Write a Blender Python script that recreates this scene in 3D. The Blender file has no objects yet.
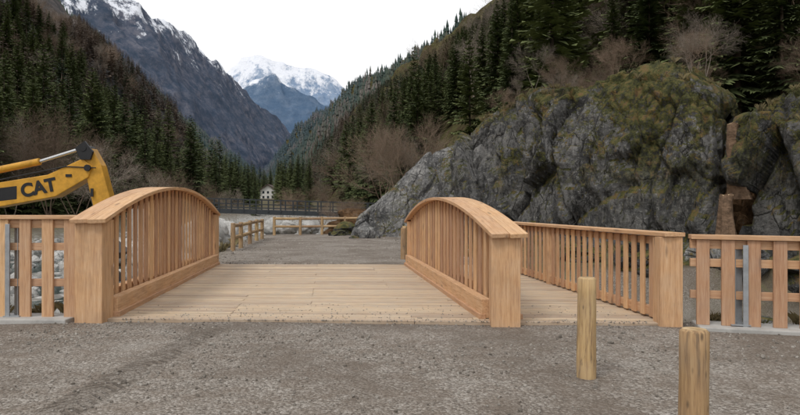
import bpy, math, random
import numpy as np
from mathutils import Vector, noise, Matrix
random.seed(7); rng=np.random.default_rng(7)
S=bpy.context.scene
COL=S.collection
# ------------------------------------------------------------ helpers
class NT:
    def __init__(s,name,disp=False):
        s.m=bpy.data.materials.new(name); s.m.use_nodes=True
        s.t=s.m.node_tree; s.t.nodes.clear()
        s.out=s.n('ShaderNodeOutputMaterial'); s.b=s.n('ShaderNodeBsdfPrincipled')
        s.l(s.b.outputs[0],s.out.inputs[0]); s.b.inputs['Roughness'].default_value=0.85
        s.b.inputs['Specular IOR Level'].default_value=0.3
    def n(s,t,**k):
        x=s.t.nodes.new(t)
        for a,b in k.items(): setattr(x,a,b)
        return x
    def l(s,a,b): s.t.links.new(a,b)
    def sv(s,inp,v):
        if hasattr(v,'is_output'): s.l(v,inp)
        else: inp.default_value=v
    def pos(s): return s.n('ShaderNodeNewGeometry').outputs['Position']
    def obj(s): return s.n('ShaderNodeTexCoord').outputs['Object']
    def attr(s,name,o='Fac'): return s.n('ShaderNodeAttribute',attribute_name=name).outputs[o]
    def map(s,v,sc=(1,1,1),rot=(0,0,0)):
        x=s.n('ShaderNodeMapping'); s.l(v,x.inputs[0]); x.inputs['Scale'].default_value=sc; x.inputs['Rotation'].default_value=rot; return x.outputs[0]
    def noise(s,v,sc,det=6,rough=0.6,dist=0,o=0):
        x=s.n('ShaderNodeTexNoise'); s.l(v,x.inputs['Vector']); x.inputs['Scale'].default_value=sc
        x.inputs['Detail'].default_value=det; x.inputs['Roughness'].default_value=rough; x.inputs['Distortion'].default_value=dist
        return x.outputs[o]
    def voro(s,v,sc,feat='F1',o='Distance',rand=1):
        x=s.n('ShaderNodeTexVoronoi',feature=feat); s.l(v,x.inputs['Vector']); x.inputs['Scale'].default_value=sc; x.inputs['Randomness'].default_value=rand
        return x.outputs[o]
    def mth(s,op,a,b=0,c=0,clamp=False):
        x=s.n('ShaderNodeMath',operation=op,use_clamp=clamp)
        s.sv(x.inputs[0],a); s.sv(x.inputs[1],b); s.sv(x.inputs[2],c); return x.outputs[0]
    def mr(s,v,a,b,c=0,d=1,sm=True):
        x=s.n('ShaderNodeMapRange',interpolation_type='SMOOTHSTEP' if sm else 'LINEAR')
        s.sv(x.inputs['Value'],v)
        for i,q in zip((1,2,3,4),(a,b,c,d)): s.sv(x.inputs[i],q)
        return x.outputs[0]
    def mix(s,f,a,b,bt='MIX'):
        x=s.n('ShaderNodeMix',data_type='RGBA',blend_type=bt)
        s.sv(x.inputs[0],f)
        for i,v in ((6,a),(7,b)):
            if hasattr(v,'is_output'): s.l(v,x.inputs[i])
            else: x.inputs[i].default_value=(*v,1)
        return x.outputs[2]
    def ramp(s,f,st):
        x=s.n('ShaderNodeValToRGB'); s.l(f,x.inputs[0]); e=x.color_ramp.elements
        while len(e)<len(st): e.new(0.5)
        for q,(p,c) in zip(e,st): q.position=p; q.color=(*c,1)
        return x.outputs[0]
    def sep(s,v):
        x=s.n('ShaderNodeSeparateXYZ'); s.l(v,x.inputs[0]); return x.outputs
    def col(s,c):
        if hasattr(c,'is_output'): s.l(c,s.b.inputs['Base Color'])
        else: s.b.inputs['Base Color'].default_value=(*c,1)
    def bump(s,h,st=0.5,d=0.02,prev=None):
        x=s.n('ShaderNodeBump'); s.l(h,x.inputs['Height']); x.inputs['Strength'].default_value=st; x.inputs['Distance'].default_value=d
        if prev: s.l(prev,x.inputs['Normal'])
        s.l(x.outputs[0],s.b.inputs['Normal']); return x.outputs[0]
    def rough(s,v): s.sv(s.b.inputs['Roughness'],v)

def mesh_obj(name,verts,faces,mats=(),smooth=False,parent=None,attrs=None,link=True):
    me=bpy.data.meshes.new(name)
    verts=np.asarray(verts,dtype=np.float32)
    if isinstance(faces,np.ndarray):
        nf,k=faces.shape
        me.vertices.add(len(verts)); me.vertices.foreach_set('co',verts.ravel())
        me.loops.add(nf*k); me.loops.foreach_set('vertex_index',faces.astype(np.int32).ravel())
        me.polygons.add(nf); me.polygons.foreach_set('loop_start',np.arange(0,nf*k,k,dtype=np.int32))
        me.update(calc_edges=True)
    else:
        me.from_pydata([tuple(map(float,v)) for v in verts],[],faces)
    if attrs:
        for an,(ty,arr) in attrs.items():
            a=me.attributes.new(an,ty,'POINT')
            a.data.foreach_set('vector' if ty=='FLOAT_VECTOR' else 'value',np.asarray(arr,dtype=np.float32).ravel())
    for m in mats: me.materials.append(m)
    if smooth: me.polygons.foreach_set('use_smooth',[True]*len(me.polygons))
    me.update()
    o=bpy.data.objects.new(name,me)
    if link: COL.objects.link(o)
    if parent: o.parent=parent
    return o
def empty(name):
    o=bpy.data.objects.new(name,None); COL.objects.link(o); return o

class MB:
    def __init__(s): s.v=[];s.f=[];s.g=[];s.t=[];s.mi=[]
    def sweep(s,pts,wdir,w,t,tint=None,mi=0,taper=None):
        pts=[Vector(p) for p in pts]; wd=Vector(wdir).normalized(); b=len(s.v)
        off=Vector((random.uniform(-50,50),random.uniform(-50,50),random.uniform(-50,50)))
        tint=random.random() if tint is None else tint; L=0
        for i,p in enumerate(pts):
            a=pts[max(i-1,0)]; c=pts[min(i+1,len(pts)-1)]
            tg=(c-a).normalized(); td=tg.cross(wd).normalized(); w2=td.cross(tg).normalized()
            if i: L+=(p-pts[i-1]).length
            for (x,y) in ((-1,-1),(1,-1),(1,1),(-1,1)):
                s.v.append(p+w2*(x*w/2)+td*(y*t/2)); s.g.append(off+Vector((L,x*w/2,y*t/2))); s.t.append(tint)
        n=len(pts)
        for i in range(n-1):
            for k in range(4):
                s.f.append((b+i*4+k,b+i*4+(k+1)%4,b+(i+1)*4+(k+1)%4,b+(i+1)*4+k)); s.mi.append(mi)
        s.f.append((b+3,b+2,b+1,b)); e=b+(n-1)*4; s.f.append((e,e+1,e+2,e+3)); s.mi+= [mi,mi]
    def board(s,p0,p1,wdir,w,t,**k): s.sweep([p0,p1],wdir,w,t,**k)
    def tube(s,p0,p1,r0,r1,n=12,tint=None,mi=0,cap=True,chamfer=0):
        p0=Vector(p0);p1=Vector(p1); ax=(p1-p0); L=ax.length; ax.normalize()
        u=ax.orthogonal().normalized(); v=ax.cross(u); b=len(s.v)
        off=Vector((random.uniform(-50,50),random.uniform(-50,50),random.uniform(-50,50)))
        tint=random.random() if tint is None else tint
        rings=[(0,r0),(L,r1)]
        if chamfer: rings=[(0,r0)]+[(L*q/9,r0+(r1-r0)*q/9) for q in range(1,9)]+[(L-chamfer,r1),(L,r1-chamfer)]
        for (h,r) in rings:
            for k in range(n):
                a=2*math.pi*k/n; rr=r*(1+0.03*math.sin(3*a+h*2)+.05*noise.noise(Vector((off.x+h*4,math.cos(a),math.sin(a))))) if chamfer else r
                q=u*math.cos(a)*rr+v*math.sin(a)*rr
                s.v.append(p0+ax*h+q); s.g.append(off+Vector((h,math.cos(a)*r,math.sin(a)*r))); s.t.append(tint)
        for i in range(len(rings)-1):
            for k in range(n):
                s.f.append((b+i*n+k,b+i*n+(k+1)%n,b+(i+1)*n+(k+1)%n,b+(i+1)*n+k)); s.mi.append(mi)
        if cap:
            e=b+(len(rings)-1)*n
            s.f.append(tuple(e+k for k in range(n))); s.f.append(tuple(b+k for k in reversed(range(n))));
            s.mi+=[mi+1 if chamfer else mi,mi]
    def prism(s,outline,y0,y1,mi=0):
        b=len(s.v); n=len(outline)
        for y in (y0,y1):
            for (x,z) in outline: s.v.append(Vector((x,y,z))); s.g.append(Vector((x,y,z))); s.t.append(.5)
        s.f.append(tuple(b+k for k in range(n))); s.f.append(tuple(b+n+k for k in reversed(range(n)))); s.mi+=[mi,mi]
        for k in range(n): s.f.append((b+k,b+n+k,b+n+(k+1)%n,b+(k+1)%n)); s.mi.append(mi)
    def box(s,c,d,mi=0):
        x,y,z=c; a,b,h=d
        s.board((x,y,z-h/2),(x,y,z+h/2),(1,0,0),a,b,mi=mi)
    def done(s,name,mats,bevel=0,parent=None,smooth=False,seg=2):
        o=mesh_obj(name,[tuple(v) for v in s.v],s.f,mats,smooth,parent,
            {'gcoord':('FLOAT_VECTOR',[tuple(v) for v in s.g]),'tint':('FLOAT',s.t)})
        for p,i in zip(o.data.polygons,s.mi): p.material_index=i
        import bmesh
        bm=bmesh.new(); bm.from_mesh(o.data); bmesh.ops.recalc_face_normals(bm,faces=bm.faces); bm.to_mesh(o.data); bm.free()
        if bevel:
            m=o.modifiers.new('bevel','BEVEL'); m.width=bevel; m.segments=seg; m.limit_method='ANGLE'; m.angle_limit=math.radians(40)
        return o

def fr(x,y,z=0,sc=1,o=5): return noise.fractal(Vector((x*sc,y*sc,z*sc)),0.9,2.0,o)
def ss(a,b,x):
    t=max(0,min(1,(x-a)/(b-a))); return t*t*(3-2*t)
def lerp_tab(tab,y):
    if y<=tab[0][0]: return tab[0][1]
    for (a,b),(c,d) in zip(tab,tab[1:]):
        if y<=c: return b+(d-b)*(y-a)/(c-a)
    return tab[-1][1]

# ------------------------------------------------------------ materials
def wood(name,c0,c1,c2,rg=0.7,grey=0.0,bumpst=0.4,knots=0.65,streak=0.0,gc=(0.40,0.355,0.31)):
    m=NT(name); g=m.attr('gcoord','Vector'); t=m.attr('tint')
    gm=m.map(g,(1.2,22,22)); n1=m.noise(gm,1.6,5,0.68,0.6)
    n2=m.noise(m.map(g,(6,90,90)),1,2,0.6)
    f=m.mth('ADD',m.mth('MULTIPLY',n1,0.7),m.mth('MULTIPLY',n2,0.3))
    c=m.ramp(f,[(0.34,c2),(0.5,c1),(0.64,c0)])
    tt=m.mr(t,0,1,0.68,1.16,False)
    hsv=m.n('ShaderNodeHueSaturation'); m.l(c,hsv.inputs['Color']); m.l(tt,hsv.inputs['Value'])
    m.l(m.mr(t,0,1,0.490,0.508,False),hsv.inputs['Hue'])
    kn=m.voro(m.map(g,(1.3,6,6) if not streak else (5,14,14)),1.0); km=m.mr(kn,0.05,0.17,knots,0)
    c=m.mix(km,hsv.outputs[0],tuple(x*0.3 for x in c2))
    st=m.noise(m.pos(),2.2,3,0.65)
    c=m.mix(m.mr(st,0.5,0.75,0,0.4),c,tuple(x*0.6 for x in c1))
    if streak:
        sk_=m.noise(m.map(g,(2.2,14,14)),1,4,0.7,0.5); c=m.mix(m.mr(sk_,.52,.68,0,streak),c,(.085,.055,.03))
    if grey: c=m.mix(m.mr(m.noise(m.pos(),3.5,4,0.7),0.35,0.7,grey*0.4,grey),c,gc)
    m.col(c); m.rough(rg); m.bump(f,bumpst,0.006)
    return m.m
M_WOOD=wood('larch_wood',(0.73,0.465,0.27),(0.64,0.365,0.185),(0.43,0.21,0.098),grey=.24,bumpst=.6)
M_DECK=wood('deck_wood',(0.65,0.50,0.35),(0.55,0.395,0.26),(0.34,0.23,0.15),0.8,0.7,gc=(.45,.38,.30))
M_LOG=wood('log_wood',(0.60,0.41,0.20),(0.48,0.30,0.135),(0.20,0.11,0.045),0.8,0.25,1.0,.85,.75)
def endgrain():
    m=NT('end_grain'); p=m.obj(); n=m.noise(p,14,5); c=m.ramp(n,[(0.35,(0.30,0.19,0.09)),(0.65,(0.60,0.45,0.27))]); m.col(c); m.bump(n,.4,.006); return m.m
M_END=endgrain()

def gravel_mat():
    m=NT('ground_gravel'); p=m.pos(); x,y,z=m.sep(p)
    big=m.noise(p,0.55,4,0.65); med=m.noise(p,3.2,4,0.7); fine=m.noise(p,42,2,0.75)
    v=m.n('ShaderNodeTexVoronoi'); m.l(p,v.inputs['Vector']); v.inputs['Scale'].default_value=48; vs=m.sep(v.outputs['Color'])[0]; v2=v.outputs['Distance']
    c=m.ramp(fine,[(0.28,(0.105,0.088,0.073)),(0.5,(0.245,0.215,0.185)),(0.72,(0.44,0.40,0.355))])
    c=m.mix(m.mr(vs,0.6,1,0,0.75),c,(0.50,0.465,0.425))
    c=m.mix(m.mr(vs,0.0,0.3,0.6,0),c,(0.075,0.063,0.053))
    c=m.mix(m.mr(med,0.4,0.65,0,0.5),c,(0.178,0.138,0.106))
    c=m.mix(m.mr(big,0.38,0.58,0.55,0),c,(0.138,0.109,0.085))
    c=m.mix(m.mr(big,0.55,0.75,0,0.4),c,(0.37,0.345,0.31))
    wob=m.mth('MULTIPLY',m.mth('SINE',m.mth('MULTIPLY',y,0.55)),0.12)
    def tread(x0,w,st):
        d=m.mth('ABSOLUTE',m.mth('SUBTRACT',m.mth('ADD',x,wob),x0))
        msk=m.mr(d,w*0.7,w,1,0)
        ph=m.mth('ADD',m.mth('MULTIPLY',y,62),m.mth('MULTIPLY',d,55))
        bars=m.mr(m.mth('SINE',ph),-0.5,0.8)
        return m.mth('MULTIPLY',m.mth('MULTIPLY',msk,m.mr(med,0.40,0.58)),st),bars,msk
    mk,bars,ms=tread(-2.45,0.22,1)
    tm=m.mth('MULTIPLY',m.mth('MULTIPLY',mk,bars),m.mr(y,7.2,8,1,0))
    c=m.mix(m.mth('MULTIPLY',ms,m.mr(y,7.2,8,.35,0)),c,(0.12,0.098,0.078))
    c=m.mix(m.mth('MULTIPLY',tm,0.55),c,(0.075,0.062,0.05))
    kb=m.attr('bed'); kg=m.attr('soil')
    vb=m.n('ShaderNodeTexVoronoi'); m.l(p,vb.inputs['Vector']); vb.inputs['Scale'].default_value=2.4
    bcs=m.sep(vb.outputs['Color'])[0]; bd=vb.outputs['Distance']
    bedc=m.mix(bcs,(0.30,0.29,0.275),(0.58,0.57,0.545)); bedc=m.mix(m.mr(bd,0.35,0.6,0,0.7),bedc,(0.13,0.12,0.10))
    bedc=m.mix(m.mr(x,2,5,0,.75),bedc,(0.11,0.09,0.06))
    c=m.mix(kb,c,bedc)
    sc=m.ramp(m.mix(.5,big,med),[(0.36,(0.055,0.043,0.027)),(0.5,(0.12,0.095,0.055)),(0.58,(0.12,0.125,0.055)),(0.68,(0.20,0.165,0.10))])
    c=m.mix(kg,c,sc)
    m.col(c); m.rough(0.93)
    h=m.mth('ADD',m.mth('MULTIPLY',fine,0.012),m.mth('MULTIPLY',v2,-0.016))
    h=m.mth('ADD',h,m.mth('SUBTRACT',m.mth('MULTIPLY',med,.04),m.mth('MULTIPLY',tm,0.015)))
    m.bump(h,0.95,1.0)
    return m.m
M_GROUND=gravel_mat()
def stone_mat(name,a,b,c_):
    m=NT(name); o=m.obj(); r=m.n('ShaderNodeObjectInfo').outputs['Random']
    n=m.noise(o,4,4,0.7)
    c=m.mix(r,a,b); c=m.mix(m.mr(n,0.4,0.7,0,0.7),c,c_); m.col(c); m.bump(n,0.5,0.1); m.rough(.9); return m.m
M_PEB=stone_mat('pebble',(0.14,0.12,0.10),(0.52,0.485,0.44),(0.28,0.25,0.215))
M_PALE=stone_mat('river_stone',(0.32,0.315,0.30),(0.62,0.61,0.59),(0.22,0.215,0.2))
def rock_mat(name,moss=0.0,tone=1.0,xm=False):
    m=NT(name); p=m.pos(); g=m.n('ShaderNodeNewGeometry'); nz=m.sep(g.outputs['True Normal'])[2]; X,Y,z=m.sep(p)
    n1=m.noise(p,0.8,7,0.72,0.2); n2=m.noise(p,7,5,0.82); st=m.noise(m.map(p,(1.6,1.6,0.22)),1,6,0.75,0.3)
    T=lambda *q: tuple(tone*k for k in q)
    c=m.ramp(n1,[(0.36,T(0.11,0.11,0.112)),(0.46,T(0.22,0.218,0.216)),(0.56,T(0.34,0.334,0.325)),(0.68,T(0.47,0.455,0.435))])
    c=m.mix(m.mr(st,0.48,0.58,0,0.82),c,T(0.075,0.075,0.077))
    c=m.mix(m.mr(n2,0.55,0.61,0,0.6),c,T(0.60,0.59,0.56))
    c=m.mix(m.mr(n2,0.38,0.46,0.75,0),c,T(0.06,0.058,0.057))
    # fine joints in the granite
    w=m.mix(0.35,p,m.noise(p,1.1,4,0.6,o=1),'ADD')
    cr=m.voro(m.map(w,(1,1,.55),(.25,.15,0)),.75,'DISTANCE_TO_EDGE')
    crk=m.mth('MULTIPLY',m.mr(cr,0.0,0.02,1,0),m.mr(n1,.44,.54))
    c=m.mix(m.mth('MULTIPLY',crk,.8),c,(0.02,0.019,0.018))
    mn=m.noise(p,0.5,6,0.72)
    mo=m.mth('ADD',mn,moss)
    if xm: mo=m.mth('ADD',mo,m.mr(X,5.0,8.2,-.035,.065))
    up=m.mr(nz,0.2,0.55)
    side=m.mth('MULTIPLY',m.mr(z,1.4,4.0,.05,1),m.mr(mo,0.50,0.55,0,1))
    mm=m.mth('MAXIMUM',m.mth('MULTIPLY',up,m.mr(mo,0.38,0.46)),m.mth('MULTIPLY',side,m.mr(n2,0.42,0.48)))
    mm=m.mth('MAXIMUM',mm,m.mr(m.mth('ADD',z,m.mth('MULTIPLY',mn,4)),8.0,8.5,0,.9))
    mc=m.ramp(m.noise(p,2.4,6,0.78),[(0.36,(0.022,0.023,0.012)),(0.45,(0.062,0.066,0.022)),(0.53,(0.125,0.118,0.038)),(0.60,(0.20,0.13,0.05)),(0.72,(0.11,0.07,0.045))])
    c=m.mix(mm,c,mc)
    m.col(c); m.rough(0.92)
    h=m.mth('ADD',m.mth('ADD',m.mth('MULTIPLY',n1,.32),m.mth('MULTIPLY',n2,.10)),m.mth('MULTIPLY',mm,.04))
    m.bump(m.mth('SUBTRACT',h,m.mth('MULTIPLY',crk,.05)),1.0,1.0)
    return m.m
M_ROCK=rock_mat('rock_mossy',0.0,.62,True); M_ROCK2=rock_mat('rock_grey',-0.09,.92); M_ROCK3=rock_mat('rock_dark',.04,0.48)
def hill_mat(name,cols,sc,haze=None,snow=None,vertical=None,bd=.15):
    m=NT(name); p=m.pos(); n=m.noise(p,sc,7,0.75); c=m.ramp(n,cols)
    n2=m.noise(p,sc*0.18,4,0.6)
    c=m.mix(m.mr(n2,0.4,0.6,0,0.5),c,cols[0][1])
    if snow:
        z=m.sep(p)[2]; sn=m.noise(m.map(p,(1,1,0.35)),snow[2],7,0.78)
        lev=m.mth('ADD',z,m.mth('MULTIPLY',m.mth('SUBTRACT',sn,0.5),snow[3]))
        c=m.mix(m.mr(lev,snow[0],snow[1],0,1),c,(0.80,0.83,0.90))
    m.col(c); m.rough(1); m.b.inputs['Specular IOR Level'].default_value=0
    m.bump(n,0.9,bd/sc); return m.m
M_HILL=hill_mat('forest_floor',[(0.36,(0.035,0.03,0.018)),(0.47,(0.10,0.078,0.045)),(0.56,(0.085,0.095,0.035)),(0.68,(0.21,0.165,0.105))],0.6,bd=.25)
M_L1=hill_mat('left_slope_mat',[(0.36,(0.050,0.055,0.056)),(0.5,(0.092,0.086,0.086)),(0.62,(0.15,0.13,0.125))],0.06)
M_L2=hill_mat('haze_slope_mat',[(0.38,(0.050,0.070,0.105)),(0.5,(0.088,0.102,0.14)),(0.60,(0.145,0.15,0.185))],0.035,snow=(545,660,0.02,1000),bd=.30)  # aerial haze painted in as bluish base colours, snow on top
M_C1=hill_mat('hazed_mountain_mat',[(0.38,(0.075,0.125,0.205)),(0.5,(0.115,0.17,0.255)),(0.62,(0.18,0.235,0.32))],0.012,snow=(820,950,0.008,800),bd=.25)  # the blue is distance haze put into the base colour
M_C2=hill_mat('hazed_snow_mountain_mat',[(0.38,(0.16,0.24,0.37)),(0.5,(0.28,0.36,0.49)),(0.62,(0.42,0.49,0.60))],0.008,snow=(1050,1400,0.006,2200),bd=.3)  # pale blue under the snow is haze painted into the colour
def needles(name,a,b,tip):
    m=NT(name); r=m.n('ShaderNodeObjectInfo').outputs['Random']; c=m.mix(r,a,b)
    t=m.attr('tip'); c=m.mix(m.mth('MULTIPLY',t,0.75),c,tip)
    m.col(c); m.rough(0.8); m.b.inputs['Specular IOR Level'].default_value=0.1; return m.m
M_NEED=needles('spruce_needles',(0.040,0.066,0.034),(0.11,0.135,0.055),(0.19,0.215,0.09))
M_NEEDF=needles('spruce_needles_slope',(0.042,0.066,0.052),(0.10,0.118,0.070),(0.155,0.175,0.11))  # bluer than the near needles: slight haze painted into the colour
M_LARCH=needles('bare_larch',(0.12,0.10,0.09),(0.20,0.155,0.12),(0.26,0.21,0.175))
def plain(name,c,rg=0.6,metal=0,var=0.3,sc=5,bs=.15,bd=.01):
    m=NT(name); n=m.noise(m.obj(),sc,5,0.7); m.col(m.mix(m.mr(n,0.35,0.7,0,var),c,tuple(q*0.45 for q in c)))
    m.rough(rg); m.b.inputs['Metallic'].default_value=metal; m.bump(n,bs,bd); return m.m
def flat(name,c):
    m=NT(name); r=m.n('ShaderNodeObjectInfo').outputs['Random']; m.col(m.mix(r,c,tuple(q*.6 for q in c))); m.rough(.95); return m.m
M_BARK=flat('bark',(0.16,0.12,0.09))
M_TWIG=flat('bare_twigs',(0.30,0.22,0.16))
M_TWIG2=flat('grey_twigs',(0.38,0.32,0.265))
M_GRASS=flat('dry_grass',(0.26,0.215,0.11)); M_GRASS2=flat('moss_grass',(0.12,0.125,0.045))
M_YEL=plain('yellow_paint',(0.70,0.36,0.045),0.45,var=.6,sc=2)
M_BLK=plain('black_paint',(0.025,0.025,0.027),0.5)
M_CHR=plain('chrome_rod',(0.6,0.6,0.6),0.25,1,0.1)
M_GLS=plain('cab_glass',(0.04,0.05,0.06),0.1)
M_GALV=plain('galvanised_steel',(0.42,0.44,0.46),0.45,0.6,0.4,9)
M_DSTEEL=plain('dark_steel',(0.05,0.055,0.06),0.6,0.2)
M_CONC=plain('concrete',(0.46,0.45,0.43),0.9,var=.5,sc=3)
M_PLAS=plain('plaster',(0.78,0.77,0.74),0.9,var=.1)
M_ROOF=plain('roof_slate',(0.12,0.09,0.08),0.9)
M_SOIL=hill_mat('root_soil',[(0.36,(0.03,0.02,0.013)),(0.48,(0.12,0.07,0.038)),(0.58,(0.22,0.13,0.07)),(0.7,(0.20,0.19,0.17))],2.2,bd=.5)
M_STUMP=plain('stump_bark',(0.26,0.17,0.11),0.95,var=1,sc=6,bs=1,bd=.08)
M_CUT=plain('cut_wood',(0.62,0.46,0.28),0.9,var=.5,sc=8)
def farneed():
    m=NT('far_forest'); t=m.attr('tint')
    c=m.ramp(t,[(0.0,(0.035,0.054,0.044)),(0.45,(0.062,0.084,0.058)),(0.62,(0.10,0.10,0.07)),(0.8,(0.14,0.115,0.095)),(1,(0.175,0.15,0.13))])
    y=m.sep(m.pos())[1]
    c=m.mix(m.mr(y,250,1900,0,0.75,False),c,(0.080,0.108,0.15))  # painted haze: tree colour fades to blue with distance
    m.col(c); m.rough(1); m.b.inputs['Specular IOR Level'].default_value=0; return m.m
M_FAR=farneed()
def water():
    m=NT('water'); m.col((0.05,0.075,0.07)); m.rough(0.12); m.bump(m.noise(m.pos(),3,3),0.5,0.06); return m.m
M_WAT=water()

# ------------------------------------------------------------ terrain
ROAD_L=[(16,-4.9),(23,-6.3),(29,-7.0),(34,-7.8),(36,-8)]
def floorz(y): return 0.0 if y<60 else min(0.027*(y-60),60)
def beds(x,y):
    yn=8.35-0.04*(x+4.1)
    e=fr(x,y,0,0.35,3)*0.5
    b1=ss(yn+.05,yn+1.0,y)*(1-ss(15.0,16.0,y+0.12*x+e*0.4)) 
    xl=lerp_tab(ROAD_L,y)
    if y>34: xl=xl+ss(34.5,38,y)*(5.0)
    bl=ss(yn+.05,yn+1.0,y)*(1-ss(xl-1.9,xl-0.4,x+e*0.5))*ss(-34,-27,x+e)
    bl*=1-ss(110,140,y)
    return max(b1,bl)
def gz(x,y):
    b=beds(x,y)
    z=floorz(y)-1.6*b
    if b>0.05: z+=b*0.18*fr(x,y,3,0.9,4)
    if y>17: z+=0.10*fr(x,y,0,0.12,3)*ss(17,25,y)
    if y<8: z+=0.014*fr(x,y,0,0.8,4)
    if x< -34 or x>6: z+=0.3*fr(x,y,1,0.15,4)*min(1,(abs(x)-6)/20)
    return z
def build_ground():
    n=330
    u=np.linspace(-1,1,n); xs=np.sinh(u*7.0)/np.sinh(7.0)*5000-2
    v=np.linspace(-0.75,1,n+60); ys=np.sinh(v*6.6)/np.sinh(6.6)*8000+11
    V=[];bd=[];so=[]
    for y in ys:
        for x in xs:
            V.append((x,y,gz(x,y))); b=beds(x,y); bd.append(b)
            xl=lerp_tab(ROAD_L,y); s=0
            if y>15.2:
                inroad=ss(xl-0.8,xl-0.2,x)*(1-ss(0.5,1.4,x+0.3*fr(x,y,5,.5,3)))*(1-ss(34.2,36,y))
                s=1-inroad
            if x>7 and y>3: s=max(s,ss(7,9,x+0.5*fr(x,y,2,.6,3)))
            if x<-12: s=max(s,ss(12,15,-x))
            so.append(s*(1-b))
    nx=len(xs); ny=len(ys)
    i=(np.arange(ny-1)[:,None]*nx+np.arange(nx-1)[None,:]).ravel()
    F=np.stack([i,i+1,i+nx+1,i+nx],1)
    return mesh_obj('ground',V,F,[M_GROUND],True,attrs={'bed':('FLOAT',bd),'soil':('FLOAT',so)})
build_ground()
def build_road():
    V=[];N=70;K=24
    for j in range(N):
        y=15.9+(34.6-15.9)*j/(N-1)
        xl=lerp_tab(ROAD_L,y)+0.15+.25*fr(0,y,0,.8,3); xr=lerp_tab([(15.9,3.0),(20,1.6),(27,0.2),(35,-0.6)],y)+.4*fr(5,y,0,.7,3)
        for k in range(K):
            x=xl+(xr-xl)*k/(K-1)
            V.append((x,y,gz(x,y)+0.012+0.03*math.sin(math.pi*k/(K-1))))
    i=(np.arange(N-1)[:,None]*K+np.arange(K-1)[None,:]).ravel()
    mesh_obj('gravel_road',V,np.stack([i,i+1,i+K+1,i+K],1),[M_GROUND],True)
build_road()
mesh_obj('river_water',[(-24,9,-1.56),(12,9,-1.56),(12,15,-1.56),(-6,15,-1.56),(-10,60,-1.56),(-24,60,-1.56)],[(0,1,2,3,4,5)],[M_WAT])

class Loft:
    def __init__(s,pairs,nu,nv,amp,nsc,power=1.0,seed=0,ridged=0,back=True):
        s.P=[(np.array(a,float),np.array(b,float)) for a,b in pairs]
        s.nu=nu; s.nv=nv; G=np.zeros((nv,nu,3)); m=len(s.P)
        fx=[np.interp(np.linspace(0,m-1,nv),range(m),[p[0][k] for p in s.P]) for k in range(3)]
        rx=[np.interp(np.linspace(0,m-1,nv),range(m),[p[1][k] for p in s.P]) for k in range(3)]
        for j in range(nv):
            f=np.array([q[j] for q in fx]); r=np.array([q[j] for q in rx]); L=np.linalg.norm(r-f)
            for i in range(nu):
                u=i/(nu-1)*(1.35 if back else 1.0)
                w=u if u<=1 else 1
                p=f+(r-f)*w; p[2]=f[2]+(r[2]-f[2])*(w**power)
                if u>1:
                    dd=(r-f); dd[2]=0; p=p+dd*(u-1); p[2]-=(r[2]-f[2])*(u-1)*1.2
                n=fr(p[0],p[1],seed+p[2]*0.3,nsc,6)
                if ridged: n=(0.5-abs(fr(p[0],p[1],seed,nsc*0.7,6)))*ridged+n*(1-ridged)
                a=amp*L*min(1,u*4)
                p[2]+=n*a; p[0]+=fr(p[0],p[1],seed+9,nsc,4)*a*0.5
                G[j,i]=p
        s.G=G
    def build(s,name,mat):
        nu,nv=s.nu,s.nv
        i=(np.arange(nv-1)[:,None]*nu+np.arange(nu-1)[None,:]).ravel()
        return mesh_obj(name,s.G.reshape(-1,3),np.stack([i,i+1,i+nu+1,i+nu],1),[mat],True)
    def sample(s,n,dens):
        G=s.G; nu,nv=s.nu,s.nv
        a=G[:-1,:-1];b=G[:-1,1:];c=G[1:,:-1];d=G[1:,1:]
        cr=np.cross(b-a,c-a); ar=np.linalg.norm(cr,axis=2); cen=(a+d)/2
        vis=(np.abs(cen[...,0])<cen[...,1]*0.85+6)
        w=(ar*dens(cen)*vis).ravel(); w/=w.sum()
        idx=rng.choice(len(w),n,p=w); j=idx//(nu-1); i=idx%(nu-1)
        u=rng.random((n,1)); v=rng.random((n,1))
        return (G[j,i]*(1-u)*(1-v)+G[j,i+1]*u*(1-v)+G[j+1,i]*(1-u)*v+G[j+1,i+1]*u*v)
R=Loft([((34,-20,-1),(150,-20,140)),((20,8,-1.4),(140,60,150)),((14.5,20,-.4),(135,130,152)),((10.5,28,-.3),(130,200,155)),((5.5,37,-.3),(110,280,150)),((1,55,-.3),(88,350,136)),
 ((-6,90,.5),(62,500,150)),((-15,150,2),(43,650,172)),((-45,300,6),(0,900,200)),((-110,600,14),(-130,1300,222)),((-230,1000,25),(-283,1700,212)),((-420,1700,44),(-458,2200,170))],
 110,260,0.05,0.02,0.92,3)
R.build('right_hillside',M_HILL)
L=Loft([((-70,-60,-.3),(-267,-60,185)),((-52,30,-.3),(-267,120,190)),((-52,70,-.3),(-265,300,180)),((-72,150,2),(-267,420,176)),((-92,300,6),(-275,500,155)),((-140,500,11),(-310,650,145)),((-190,750,18),(-350,900,145)),
 ((-250,1000,25),(-360,1100,130)),((-300,1300,33),(-365,1400,105)),((-340,1700,44),(-370,1750,66))],90,220,0.045,0.012,1.0,11)
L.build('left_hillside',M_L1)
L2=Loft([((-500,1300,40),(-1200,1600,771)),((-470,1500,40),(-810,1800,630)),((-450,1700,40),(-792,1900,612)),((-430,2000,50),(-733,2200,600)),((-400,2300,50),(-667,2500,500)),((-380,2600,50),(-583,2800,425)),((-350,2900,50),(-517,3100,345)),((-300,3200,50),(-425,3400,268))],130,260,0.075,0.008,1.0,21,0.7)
L2.build('hazy_mountain',M_L2)
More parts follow.
